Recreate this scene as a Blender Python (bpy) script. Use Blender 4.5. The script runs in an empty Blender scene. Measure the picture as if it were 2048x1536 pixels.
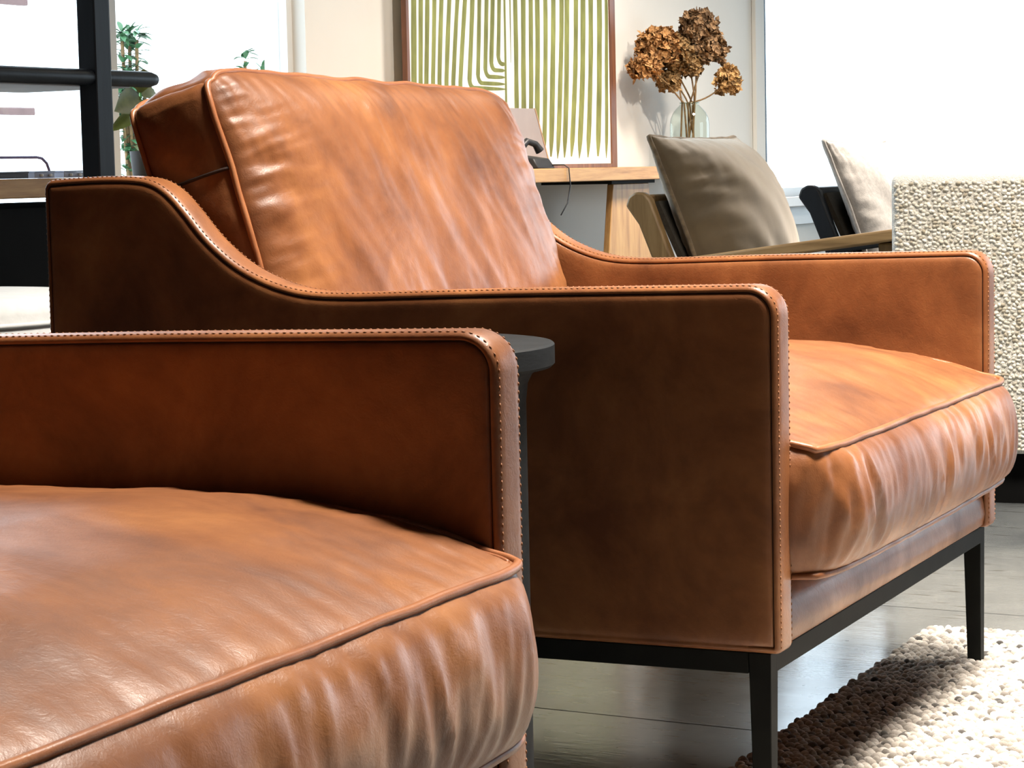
import bpy, bmesh, math, random
import numpy as np
from mathutils import Vector, Matrix

random.seed(7)
scene = bpy.context.scene
COL = scene.collection
PI = math.pi

# ------------------------------------------------------------------ camera
def look(yaw, pitch, roll):
    F = Vector((math.sin(yaw)*math.cos(pitch), math.cos(yaw)*math.cos(pitch), -math.sin(pitch)))
    r = F.cross(Vector((0, 0, 1))).normalized()
    u = r.cross(F)
    c, s = math.cos(roll), math.sin(roll)
    return F, r*c + u*s, u*c - r*s
cam_d = bpy.data.cameras.new('camera')
cam = bpy.data.objects.new('camera', cam_d)
COL.objects.link(cam)
F_, R_, U_ = look(-0.4375, 0.0902, -0.0217)
m = Matrix((R_, U_, -F_)).transposed().to_4x4()
m.translation = Vector((0.8111, -2.3999, 0.7410))
cam.matrix_world = m
cam_d.sensor_width = 36
cam_d.lens = 4680.6/2048*36
cam_d.clip_start = 0.05
cam_d.clip_end = 200
scene.camera = cam

# ------------------------------------------------------------------ world, exposure
world = bpy.data.worlds.new('world')
scene.world = world
world.use_nodes = True
bg = world.node_tree.nodes['Background']
bg.inputs[0].default_value = (0.75, 0.875, 1.0, 1)
bg.inputs[1].default_value = 8.5
vs = scene.view_settings
vs.view_transform = 'Standard'
vs.look = 'None'
vs.exposure = -0.5
vs.gamma = 1.0
vs.use_curve_mapping = False
scene.cycles.max_bounces = 7
scene.cycles.diffuse_bounces = 3
scene.cycles.glossy_bounces = 3
scene.cycles.transparent_max_bounces = 10
scene.cycles.caustics_reflective = False
scene.cycles.caustics_refractive = False

# room frame: s along the window wall, o towards that wall, z up
WA = 0.071
RA = PI/2 - WA
E_ = Vector((math.sin(WA), math.cos(WA), 0))
N_ = Vector((math.cos(WA), -math.sin(WA), 0))
ORG = Vector((-2.797, 0, 0))
def RP(s, o, z=0.0):
    return ORG + E_*s - N_*o + Vector((0, 0, z))

S0, S1 = -4.6, 14.2          # room ends along s
O0, O1 = -7.2, 0.42          # right side, window wall
ZC = 3.4

def portal(name, s, o, z, w, h, nrm):
    d = bpy.data.lights.new(name, 'AREA')
    d.shape = 'RECTANGLE'; d.size = w; d.size_y = h
    d.cycles.is_portal = True
    ob = bpy.data.objects.new(name, d); COL.objects.link(ob)
    ob.location = RP(s, o, z)
    ob.rotation_euler = Vector(nrm).to_track_quat('-Z', 'Z').to_euler()
    return ob
portal('window_portal', 2.79, O1+0.16, 1.5, 2.6, 1.76, N_)
portal('window_portal', 10.89, O1+0.16, 1.78, 5.8, 2.36, N_)
portal('window_portal', S1+0.16, -3.75, 1.75, 5.7, 2.9, -E_)
portal('window_portal', 7.5, O0-0.16, 1.9, 3.0, 1.6, -N_)

# ------------------------------------------------------------------ helpers
def perlin2(x, y, seed=0):
    x = np.asarray(x, float); y = np.asarray(y, float)
    rs = np.random.RandomState(seed)
    perm = rs.permutation(512); perm = np.concatenate([perm, perm, perm])
    ang = rs.rand(512)*2*PI
    gx, gy = np.cos(ang), np.sin(ang)
    xi = np.floor(x).astype(int); yi = np.floor(y).astype(int)
    xf = x-xi; yf = y-yi
    f = lambda t: t*t*t*(t*(t*6-15)+10)
    u, v = f(xf), f(yf)
    def g(ix, iy, dx, dy):
        h = perm[(perm[ix % 512]+iy) % 512]
        return gx[h]*dx+gy[h]*dy
    a = g(xi, yi, xf, yf); b = g(xi+1, yi, xf-1, yf)
    c = g(xi, yi+1, xf, yf-1); d = g(xi+1, yi+1, xf-1, yf-1)
    return ((a*(1-u)+b*u)*(1-v)+(c*(1-u)+d*u)*v)*1.4

class MB:
    def __init__(self): self.v = []; self.f = []
    def add(self, vs_, fs_):
        k = len(self.v); self.v += [tuple(q) for q in vs_]
        self.f += [tuple(i+k for i in q) for q in fs_]
        return self
    def box(self, x0, x1, y0, y1, z0, z1):
        return self.add([(x0,y0,z0),(x1,y0,z0),(x1,y1,z0),(x0,y1,z0),(x0,y0,z1),(x1,y0,z1),(x1,y1,z1),(x0,y1,z1)],
                        [(0,3,2,1),(4,5,6,7),(0,1,5,4),(1,2,6,5),(2,3,7,6),(3,0,4,7)])
    def hexa(self, bot, top):
        return self.add(list(bot)+list(top), [(0,3,2,1),(4,5,6,7),(0,1,5,4),(1,2,6,5),(2,3,7,6),(3,0,4,7)])
    def prism(self, poly, a0, a1, axis='y'):
        n = len(poly)
        def P(q, a): return {'y': (q[0], a, q[1]), 'x': (a, q[0], q[1]), 'z': (q[0], q[1], a)}[axis]
        return self.add([P(q, a0) for q in poly]+[P(q, a1) for q in poly],
                        [tuple(range(n)), tuple(range(2*n-1, n-1, -1))]+[(i, n+i, n+(i+1) % n, (i+1) % n) for i in range(n)])
    def tube(self, pts, r, seg=8, closed=False):
        P = [Vector(p) for p in pts]; n = len(P)
        rad = r if hasattr(r, '__len__') else [r]*n
        T = []
        for i in range(n):
            a = P[(i-1) % n] if (closed or i > 0) else P[i]
            b = P[(i+1) % n] if (closed or i < n-1) else P[i]
            d = b-a
            T.append(d.normalized() if d.length > 1e-9 else Vector((0, 0, 1)))
        up = Vector((0, 0, 1)) if abs(T[0].z) < 0.9 else Vector((1, 0, 0))
        nrm = (up-T[0]*up.dot(T[0])).normalized()
        vs_, fs_ = [], []
        for i in range(n):
            nrm = (nrm-T[i]*nrm.dot(T[i]))
            nrm = nrm.normalized() if nrm.length > 1e-6 else T[i].orthogonal().normalized()
            bn = T[i].cross(nrm)
            for k in range(seg):
                a = 2*PI*k/seg
                vs_.append(P[i]+(nrm*math.cos(a)+bn*math.sin(a))*rad[i])
        m_ = n if closed else n-1
        for i in range(m_):
            j = (i+1) % n
            for k in range(seg):
                l = (k+1) % seg
                fs_.append((i*seg+k, i*seg+l, j*seg+l, j*seg+k))
        if not closed:
            fs_.append(tuple(range(seg-1, -1, -1)))
            fs_.append(tuple((n-1)*seg+k for k in range(seg)))
        return self.add(vs_, fs_)
    def lathe(self, prof, seg=32, c=(0, 0, 0)):
        vs_, fs_ = [], []
        n = len(prof)
        for r, z in prof:
            for k in range(seg):
                a = 2*PI*k/seg
                vs_.append((c[0]+r*math.cos(a), c[1]+r*math.sin(a), c[2]+z))
        for i in range(n-1):
            for k in range(seg):
                l = (k+1) % seg
                fs_.append((i*seg+k, i*seg+l, (i+1)*seg+l, (i+1)*seg+k))
        if prof[0][0] > 1e-5: fs_.append(tuple(range(seg-1, -1, -1)))
        if prof[-1][0] > 1e-5: fs_.append(tuple((n-1)*seg+k for k in range(seg)))
        return self.add(vs_, fs_)
    def build(self, name, mat, parent=None, smooth=0.7, bevel=0, bseg=2, loc=None, rz=0):
        me = bpy.data.meshes.new(name)
        me.from_pydata(self.v, [], self.f)
        return link(name, me, mat, parent, smooth, bevel, bseg, loc, rz)

def link(name, me, mat, parent=None, smooth=0.7, bevel=0, bseg=2, loc=None, rz=0):
    me.validate()
    ob = bpy.data.objects.new(name, me)
    COL.objects.link(ob)
    if mat: me.materials.append(mat)
    if smooth:
        me.polygons.foreach_set('use_smooth', [True]*len(me.polygons))
        me.set_sharp_from_angle(angle=smooth)
    if bevel:
        b = ob.modifiers.new('bevel', 'BEVEL'); b.width = bevel; b.segments = bseg
        b.limit_method = 'ANGLE'; b.harden_normals = False
        me.polygons.foreach_set('use_smooth', [True]*len(me.polygons))
        me.set_sharp_from_angle(angle=1.2)
    if parent: ob.parent = parent
    if loc is not None: ob.location = loc
    if rz: ob.rotation_euler.z = rz
    return ob

def empty(name, loc=(0, 0, 0), rz=0):
    o = bpy.data.objects.new(name, None); COL.objects.link(o)
    o.location = loc; o.rotation_euler.z = rz; o.empty_display_size = 0.1
    return o
def tag(o, label=None, cat=None, group=None, kind=None):
    if label: o['label'] = label
    if cat: o['category'] = cat
    if group: o['group'] = group
    if kind: o['kind'] = kind
    return o
def copy_tree(o, parent=None):
    c = o.copy(); COL.objects.link(c); c.parent = parent
    for ch in list(o.children): copy_tree(ch, c)
    return c
def room(o):          # place a thing built in room coordinates
    return o

# ------------------------------------------------------------------ materials
def newmat(name):
    m_ = bpy.data.materials.new(name); m_.use_nodes = True
    nt = m_.node_tree
    return m_, nt, nt.nodes['Principled BSDF']
def N(nt, typ, **kw):
    n = nt.nodes.new(typ)
    for k, v in kw.items(): setattr(n, k, v)
    return n
def coords(nt, scale=(1, 1, 1), rnd=False, kind='Object'):
    tc = N(nt, 'ShaderNodeTexCoord'); mp = N(nt, 'ShaderNodeMapping')
    mp.inputs['Scale'].default_value = scale
    nt.links.new(tc.outputs[kind], mp.inputs['Vector'])
    if rnd:
        oi = N(nt, 'ShaderNodeObjectInfo')
        ml = N(nt, 'ShaderNodeMath', operation='MULTIPLY'); ml.inputs[1].default_value = 37.0
        nt.links.new(oi.outputs['Random'], ml.inputs[0])
        nt.links.new(ml.outputs[0], mp.inputs['Location'])
    return mp.outputs[0]
def noise(nt, vec, scale, detail=3, rough=0.5, dist=0.0):
    n = N(nt, 'ShaderNodeTexNoise')
    n.inputs['Scale'].default_value = scale; n.inputs['Detail'].default_value = detail
    n.inputs['Roughness'].default_value = rough; n.inputs['Distortion'].default_value = dist
    nt.links.new(vec, n.inputs['Vector'])
    return n.outputs['Fac']
def ramp(nt, fac, stops):
    r = N(nt, 'ShaderNodeValToRGB')
    while len(r.color_ramp.elements) < len(stops): r.color_ramp.elements.new(0.5)
    for el, (p, c) in zip(r.color_ramp.elements, stops):
        el.position = p; el.color = (*c, 1) if len(c) == 3 else c
    nt.links.new(fac, r.inputs[0])
    return r.outputs['Color']
def bump(nt, h, strength, dist, prev=None):
    b = N(nt, 'ShaderNodeBump')
    b.inputs['Strength'].default_value = strength; b.inputs['Distance'].default_value = dist
    nt.links.new(h, b.inputs['Height'])
    if prev is not None: nt.links.new(prev, b.inputs['Normal'])
    return b.outputs['Normal']
def maprange(nt, v, a, b, c, d):
    n = N(nt, 'ShaderNodeMapRange')
    for i, q in enumerate((a, b, c, d)): n.inputs[1+i].default_value = q
    nt.links.new(v, n.inputs[0]); return n.outputs[0]
def simple(name, col, rough=0.5, var=0.12, scale=12, metal=0.0, bstr=0.0, bscale=80, bdist=0.002, spec=0.5, stretch=(1, 1, 1), rnd=False):
    m_, nt, P = newmat(name)
    v = coords(nt, stretch, rnd)
    f = noise(nt, v, scale, 4)
    lo = tuple(c*(1-var) for c in col); hi = tuple(min(1, c*(1+var)) for c in col)
    nt.links.new(ramp(nt, f, [(0.3, lo), (0.7, hi)]), P.inputs['Base Color'])
    P.inputs['Roughness'].default_value = rough; P.inputs['Metallic'].default_value = metal
    P.inputs['Specular IOR Level'].default_value = spec
    if bstr:
        nt.links.new(bump(nt, noise(nt, v, bscale, 3), bstr, bdist), P.inputs['Normal'])
    return m_

def leather(name, dark, mid, light, rough=(0.30, 0.46)):
    m_, nt, P = newmat(name)
    v = coords(nt, (1, 1, 1), True)
    n1 = noise(nt, v, 7, 5, 0.62, 0.4)
    c = ramp(nt, n1, [(0.30, dark), (0.52, mid), (0.74, light)])
    n2 = noise(nt, v, 45, 4, 0.6)
    mx = N(nt, 'ShaderNodeMixRGB', blend_type='MULTIPLY'); mx.inputs[0].default_value = 0.35
    nt.links.new(c, mx.inputs[1]); nt.links.new(ramp(nt, n2, [(0.3, (0.75, 0.72, 0.7)), (0.6, (1, 1, 1))]), mx.inputs[2])
    nt.links.new(mx.outputs[0], P.inputs['Base Color'])
    nt.links.new(maprange(nt, n1, 0.3, 0.7, rough[1], rough[0]), P.inputs['Roughness'])
    vo = N(nt, 'ShaderNodeTexVoronoi'); vo.inputs['Scale'].default_value = 520
    nt.links.new(v, vo.inputs['Vector'])
    b1 = bump(nt, vo.outputs['Distance'], 0.10, 0.0006)
    w = noise(nt, v, 70, 5, 0.65, 1.6)
    b2 = bump(nt, w, 0.16, 0.0025, b1)
    nt.links.new(b2, P.inputs['Normal'])
    P.inputs['Specular IOR Level'].default_value = 0.5
    return m_

LEATHER = leather('cognac_leather', (0.13, 0.042, 0.013), (0.248, 0.094, 0.034), (0.375, 0.160, 0.060), (0.31, 0.45))
PIPING = leather('leather_piping', (0.22, 0.08, 0.03), (0.33, 0.125, 0.05), (0.42, 0.18, 0.075))
THREAD = simple('tan_thread', (0.27, 0.11, 0.04), 0.7, 0.2, 300)
SEAM = simple('dark_seam', (0.025, 0.010, 0.006), 0.8)
STEEL = simple('black_steel', (0.009, 0.010, 0.009), 0.65, 0.2, 30, 0.0, 0.05, 300, 0.0005, 0.15)
BLACKWOOD = simple('black_stained_wood', (0.009, 0.011, 0.014), 0.45, 0.35, 30, 0, 0.25, 90, 0.001, 0.3, stretch=(1, 1, 0.15))
BLACKTABLE = simple('black_table_lacquer', (0.011, 0.013, 0.015), 0.6, 0.3, 25, 0, 0.3, 60, 0.0012, 0.2, stretch=(1, 1, 4))
CABINET = simple('matt_black_cabinet', (0.006, 0.006, 0.006), 0.85, spec=0.1)
WALLM = simple('white_wall_paint', (0.82, 0.79, 0.73), 0.75, 0.02, 3, 0, 0.05, 120, 0.0008)
TRIMM = simple('white_trim_paint', (0.86, 0.86, 0.84), 0.4, 0.01)
CEILM = simple('ceiling_paint', (0.26, 0.25, 0.235), 0.85, 0.02)
DARKWALL = simple('taupe_wall_paint', (0.07, 0.06, 0.055), 0.8, 0.05)
GASKET = simple('dark_window_gasket', (0.02, 0.045, 0.07), 0.5)

def wood(name, lo, mid, hi, along='x', rough=0.45, scale=1.0):
    m_, nt, P = newmat(name)
    sc = {'x': (1.2, 16, 16), 'y': (16, 1.2, 16), 'z': (16, 16, 1.2)}[along]
    v = coords(nt, tuple(q*scale for q in sc), True)
    n1 = noise(nt, v, 1.6, 6, 0.62, 0.8)
    n2 = noise(nt, v, 9, 3, 0.6)
    mx = N(nt, 'ShaderNodeMath', operation='MULTIPLY_ADD'); mx.inputs[1].default_value = 0.35
    nt.links.new(n2, mx.inputs[0]); nt.links.new(n1, mx.inputs[2])
    nt.links.new(ramp(nt, mx.outputs[0], [(0.48, lo), (0.66, mid), (0.84, hi)]), P.inputs['Base Color'])
    P.inputs['Roughness'].default_value = rough
    nt.links.new(bump(nt, n2, 0.12, 0.001), P.inputs['Normal'])
    return m_
OAKX = wood('oak_along', (0.30, 0.14, 0.042), (0.46, 0.24, 0.08), (0.56, 0.315, 0.115), 'x')
OAKZ = wood('oak_upright', (0.32, 0.155, 0.05), (0.48, 0.26, 0.09), (0.58, 0.34, 0.13), 'z')
ASHZ = wood('brown_ash_post', (0.14, 0.08, 0.03), (0.22, 0.132, 0.05), (0.29, 0.185, 0.078), 'z')
ASHX = wood('brown_ash_arm', (0.17, 0.10, 0.04), (0.28, 0.175, 0.075), (0.37, 0.24, 0.11), 'x')
WALNUT = wood('walnut_frame', (0.11, 0.04, 0.018), (0.18, 0.07, 0.032), (0.25, 0.105, 0.05), 'z')
PINKWOOD = simple('pink_painted_timber', (0.26, 0.165, 0.17), 0.7)

def fabric(name, col, var, scale, bstr, bdist, sheen=0.0, rough=0.9, sheen_tint=(1, 1, 1)):
    m_, nt, P = newmat(name)
    v = coords(nt, (1, 1, 1), True)
    f = noise(nt, v, scale, 4, 0.6)
    lo = tuple(c*(1-var) for c in col); hi = tuple(min(1, c*(1+var)) for c in col)
    nt.links.new(ramp(nt, f, [(0.35, lo), (0.65, hi)]), P.inputs['Base Color'])
    P.inputs['Roughness'].default_value = rough
    P.inputs['Sheen Weight'].default_value = sheen
    P.inputs['Sheen Roughness'].default_value = 0.5
    P.inputs['Sheen Tint'].default_value = (*sheen_tint, 1)
    nt.links.new(bump(nt, noise(nt, v, scale*3, 3), bstr, bdist), P.inputs['Normal'])
    return m_
VELVET = fabric('olive_velvet', (0.090, 0.059, 0.022), 0.2, 10, 0.1, 0.001, 1.0, 0.7, (1.0, 0.9, 0.78))
LINEN = fabric('grey_linen', (0.50, 0.46, 0.42), 0.12, 90, 0.5, 0.001, 0.2)
OLIVETRIM = fabric('olive_braid', (0.16, 0.115, 0.065), 0.3, 60, 0.5, 0.002, 0.2)
SLING = fabric('dark_sling_canvas', (0.045, 0.038, 0.028), 0.2, 120, 0.3, 0.001)
POUF = fabric('pale_grey_felt', (0.60, 0.625, 0.63), 0.05, 40, 0.3, 0.001)
BOUCLE = fabric('cream_boucle', (0.80, 0.775, 0.70), 0.10, 140, 0.8, 0.004, 0.2)

def floor_material():
    m_, nt, P = newmat('speckled_floor')
    v = coords(nt, (7, 38, 30), True)
    n1 = noise(nt, v, 2.2, 3, 0.55)
    flecks = ramp(nt, n1, [(0.62, (1, 1, 1)), (0.70, (0.30, 0.28, 0.25))])
    v2 = coords(nt, (1, 1, 1), True)
    n2 = noise(nt, v2, 5, 5, 0.6)
    base = ramp(nt, n2, [(0.3, (0.115, 0.125, 0.130)), (0.7, (0.19, 0.20, 0.197))])
    mx = N(nt, 'ShaderNodeMixRGB', blend_type='MULTIPLY'); mx.inputs[0].default_value = 1.0
    nt.links.new(base, mx.inputs[1]); nt.links.new(flecks, mx.inputs[2])
    vo = N(nt, 'ShaderNodeTexVoronoi'); vo.inputs['Scale'].default_value = 13
    nt.links.new(v2, vo.inputs['Vector'])
    dots = ramp(nt, vo.outputs['Distance'], [(0.035, (0.15, 0.13, 0.12)), (0.055, (1, 1, 1))])
    mx2 = N(nt, 'ShaderNodeMixRGB', blend_type='MULTIPLY'); mx2.inputs[0].default_value = 1.0
    nt.links.new(mx.outputs[0], mx2.inputs[1]); nt.links.new(dots, mx2.inputs[2])
    nt.links.new(mx2.outputs[0], P.inputs['Base Color'])
    nt.links.new(maprange(nt, n2, 0.3, 0.7, 0.10, 0.17), P.inputs['Roughness'])
    v3 = coords(nt, (4, 26, 20), True)
    nt.links.new(bump(nt, noise(nt, v3, 4, 4, 0.6), 0.10, 0.0015), P.inputs['Normal'])
    P.inputs['Specular IOR Level'].default_value = 0.38
    return m_
FLOORM = floor_material()

def rug_material():
    m_, nt, P = newmat('wool_loops')
    g = N(nt, 'ShaderNodeNewGeometry')
    c = ramp(nt, g.outputs['Random Per Island'],
             [(0.0, (0.05, 0.048, 0.045)), (0.04, (0.16, 0.15, 0.135)), (0.14, (0.38, 0.35, 0.31)), (0.45, (0.58, 0.54, 0.48)), (0.8, (0.72, 0.685, 0.63)), (1.0, (0.80, 0.77, 0.72))])
    v = coords(nt, (1, 1, 1))
    f = noise(nt, v, 900, 2)
    mx = N(nt, 'ShaderNodeMixRGB', blend_type='MULTIPLY'); mx.inputs[0].default_value = 0.5
    nt.links.new(c, mx.inputs[1]); nt.links.new(ramp(nt, f, [(0.3, (0.6, 0.58, 0.55)), (0.7, (1, 1, 1))]), mx.inputs[2])
    nt.links.new(mx.outputs[0], P.inputs['Base Color'])
    P.inputs['Roughness'].default_value = 0.95; P.inputs['Sheen Weight'].default_value = 0.3
    nt.links.new(bump(nt, f, 0.6, 0.001), P.inputs['Normal'])
    return m_
RUGM = rug_material()
RUGBASE = simple('wool_backing', (0.40, 0.37, 0.33), 0.95, 0.5, 160, 0, 0.8, 140, 0.006)

def glass(name, tint, refl=0.08):
    m_ = bpy.data.materials.new(name); m_.use_nodes = True
    nt = m_.node_tree; nt.nodes.clear()
    out = N(nt, 'ShaderNodeOutputMaterial'); mix = N(nt, 'ShaderNodeMixShader')
    tr = N(nt, 'ShaderNodeBsdfTransparent'); gl = N(nt, 'ShaderNodeBsdfGlossy')
    tr.inputs[0].default_value = (*tint, 1); gl.inputs['Roughness'].default_value = 0.02
    lw = N(nt, 'ShaderNodeLayerWeight'); pw = N(nt, 'ShaderNodeMath', operation='POWER'); pw.inputs[1].default_value = 5.0
    nt.links.new(lw.outputs['Facing'], pw.inputs[0])
    nt.links.new(maprange(nt, pw.outputs[0], 0, 1, 0.04, 0.95), mix.inputs[0]); nt.links.new(tr.outputs[0], mix.inputs[1])
    nt.links.new(gl.outputs[0], mix.inputs[2]); nt.links.new(mix.outputs[0], out.inputs[0])
    return m_
PANE = glass('window_glass', (0.97, 0.985, 0.98))
VASEGLASS = glass('green_tinted_glass', (0.86, 0.91, 0.88))

# ------------------------------------------------------------------ the room
def rbox(mb, s0, s1, o0, o1, z0, z1): return mb.box(s0, s1, o0, o1, z0, z1)
def roombuild(mb, name, mat, parent=None, **kw):
    if parent is None:
        ob = mb.build(name, mat, None, **kw); ob.location = ORG; ob.rotation_euler.z = RA
        return ob
    return mb.build(name, mat, parent, **kw)

fl = roombuild(MB().box(S0, S1, O0, O1, -0.12, -0.006), 'floor', CABINET, smooth=0)
tag(fl, 'speckled grey cream floor of wide glossy panels', None, None, 'structure')
PW = 0.90
seam_s = (Vector((-0.36, 0.494, 0))-ORG).dot(E_)
panel_cache = {}
k0 = math.floor((S0-seam_s)/PW)
i = k0
while seam_s+i*PW < S1:
    a0, a1 = max(S0, seam_s+i*PW), min(S1, seam_s+(i+1)*PW)
    edges = [O1]
    q = O1-(1.2 if i % 2 else 2.0)
    while q > O0: edges.append(q); q -= 2.9
    edges.append(O0)
    for j in range(len(edges)-1):
        w, l = a1-a0-0.0035, edges[j]-edges[j+1]-0.003
        if w < 0.02 or l < 0.02: continue
        key = (round(w, 4), round(l, 4))
        if key not in panel_cache:
            pm = MB().box(-l/2, l/2, -w/2, w/2, -0.006, 0.0)
            panel_cache[key] = pm.build('floor_panel', FLOORM, fl, smooth=0)
            ob = panel_cache[key]
        else:
            ob = bpy.data.objects.new('floor_panel', panel_cache[key].data); COL.objects.link(ob); ob.parent = fl
        ob.location = ((a0+a1)/2, (edges[j]+edges[j+1])/2, 0)
        ob.rotation_euler.z = PI/2
    i += 1

roombuild(MB().box(S0, S1, O0, O1, ZC, ZC+0.12), 'ceiling', CEILM, smooth=0)['kind'] = 'structure'
T = 0.16
# wall behind the console, with two window openings
W1 = (1.5, 4.085, 0.62, 2.38)
W2 = (7.76, 13.8, 0.60, 2.95)
roombuild(MB().box(S0, W1[0]-0.25, O1, O1+T, 0, ZC), 'wall_left_rear', DARKWALL, smooth=0)['kind'] = 'structure'  # unseen stretch split off in dark paint to cut bounce onto the armchairs
mb = MB()
mb.box(W1[0]-0.25, W1[0], O1, O1+T, 0, ZC); mb.box(W1[0], W1[1], O1, O1+T, 0, W1[2]); mb.box(W1[0], W1[1], O1, O1+T, W1[3], ZC)
mb.box(W1[1], W2[0], O1, O1+T, 0, ZC); mb.box(W2[0], W2[1], O1, O1+T, 0, W2[2]); mb.box(W2[0], W2[1], O1, O1+T, W2[3], ZC)
mb.box(W2[1], S1, O1, O1+T, 0, ZC)
roombuild(mb, 'wall_left', WALLM, smooth=0)['kind'] = 'structure'
# far wall and street side, glazed; wall behind the camera
mb = MB()
mb.box(S1, S1+T, O0, -6.6, 0, ZC); mb.box(S1, S1+T, -0.9, O1, 0, ZC)
mb.box(S1, S1+T, -6.6, -0.9, 0, 0.3); mb.box(S1, S1+T, -6.6, -0.9, 3.2, ZC)
roombuild(mb, 'wall_back', WALLM, smooth=0)['kind'] = 'structure'
mb = MB()
mb.box(S0, 6.0, O0-T, O0, 0, ZC); mb.box(9.0, S1, O0-T, O0, 0, ZC)
mb.box(6.0, 9.0, O0-T, O0, 0, 1.1); mb.box(6.0, 9.0, O0-T, O0, 2.7, ZC)
roombuild(mb, 'wall_right', DARKWALL, smooth=0)['kind'] = 'structure'
roombuild(MB().box(S0-T, S0, O0, O1, 0, ZC), 'wall_front', DARKWALL, smooth=0)['kind'] = 'structure'

def window(name, axis, a0, a1, z0, z1, base, out, mull, fw=0.05, dark=False):
    """axis 's': lies along the window wall at o=base; axis 'o': lies across at s=base. out = +1/-1 outward."""
    root = empty(name, ORG, RA); root['kind'] = 'structure'
    fm = GASKET if dark else TRIMM
    def bx(a, b, d0, d1, za, zb):
        d0, d1 = sorted((base+out*d0, base+out*d1))
        return MB().box(a, b, d0, d1, za, zb) if axis == 's' else MB().box(d0, d1, a, b, za, zb)
    def put(mbx, nm, mt): return mbx.build(nm, mt, root, smooth=0)
    put(bx(a0, a0+fw, 0.05, 0.11, z0, z1), 'frame', fm); put(bx(a1-fw, a1, 0.05, 0.11, z0, z1), 'frame', fm)
    put(bx(a0+fw, a1-fw, 0.05, 0.11, z0, z0+fw), 'frame', fm); put(bx(a0+fw, a1-fw, 0.05, 0.11, z1-fw, z1), 'frame', fm)
    cuts = [a0+fw]+list(mull)+[a1-fw]
    for q in mull:
        put(bx(q-0.022, q+0.022, 0.06, 0.10, z0+fw, z1-fw), 'mullion', TRIMM)
        put(bx(q-0.024, q-0.016, 0.052, 0.06, z0+fw, z1-fw), 'gasket', GASKET)
    for p, q in zip(cuts[:-1], cuts[1:]):
        put(bx(p, q, 0.078, 0.084, z0+fw, z1-fw), 'pane', PANE)
    return root
w1 = window('window_1', 's', W1[0], W1[1], W1[2], W1[3], O1, 1, (3.19,), 0.03)
w2 = window('window_2', 's', W2[0], W2[1], W2[2], W2[3], O1, 1, (12.1,), 0.04)
MB().box(7.975, 7.988, O1+0.072, O1+0.090, W2[2]+0.04, W2[3]-0.04).build('gasket', GASKET, w2, smooth=0)
MB().box(W2[0]-0.10, W2[1]+0.06, O1-0.09, O1+0.05, W2[2]-0.045, W2[2]).build('window_sill', TRIMM, w2, smooth=0, bevel=0.004)
MB().box(W2[0]-0.06, W2[1]+0.03, O1-0.022, O1-0.001, W2[2]-0.13, W2[2]-0.045).build('apron', TRIMM, w2, smooth=0)
w3 = window('window_3', 'o', -6.6, -0.9, 0.3, 3.2, S1, 1, (-4.7, -2.8), 0.06)
w4 = window('window_4', 's', 6.0, 9.0, 1.1, 2.7, O0, -1, (7.5,), 0.06)
t2 = roombuild(MB().box(7.65, 7.75, O1-0.022, O1-0.001, 0.10, 2.5), 'trim_1', WALLM, smooth=0, bevel=0.003); t2['kind'] = 'structure'
bb = roombuild(MB().box(S0+0.1, 7.65, O1-0.015, O1-0.001, 0.0005, 0.10), 'baseboard_left', TRIMM, smooth=0); bb['kind'] = 'structure'

# ceiling lamps
LAMPBODY = simple('white_lamp_enamel', (0.8, 0.8, 0.78), 0.4, 0.02)
def emis(name, col, st):
    m_ = bpy.data.materials.new(name); m_.use_nodes = True; nt = m_.node_tree
    P = nt.nodes['Principled BSDF']; P.inputs['Emission Color'].default_value = (*col, 1)
    P.inputs['Emission Strength'].default_value = st; P.inputs['Base Color'].default_value = (0.8, 0.8, 0.8, 1)
    return m_
LAMPGLOW = emis('lamp_glow', (1.0, 0.87, 0.72), 3.0)
def downlight(s, o, power, label):
    root = empty('ceiling_light', RP(s, o, ZC), RA)
    tag(root, label, 'ceiling light', 'round ceiling lights')
    MB().lathe([(0.43, 0.0), (0.45, -0.01), (0.45, -0.07), (0.435, -0.075), (0.43, -0.04), (0.43, -0.01)], 48).build('housing', LAMPBODY, root)
    MB().lathe([(0.0, -0.04), (0.428, -0.04)], 48).build('diffuser', LAMPGLOW, root)
    d = bpy.data.lights.new('lamp_light', 'AREA'); d.shape = 'DISK'; d.size = 0.84; d.energy = power
    d.color = (1.0, 0.90, 0.79); d.spread = 1.9
    l = bpy.data.objects.new('lamp_light', d); COL.objects.link(l); l.parent = root; l.location = (0, 0, -0.08)
downlight(0.68, -3.35, 225, 'round ceiling light above the near leather armchair')
downlight(2.15, -3.4, 60, 'round ceiling light above the far leather armchair')
downlight(5.5, -1.6, 200, 'added unseen ceiling light warming the wooden lounge chairs and console')  # extra lamp out of view, added to warm the console and lounge cushions
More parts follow.
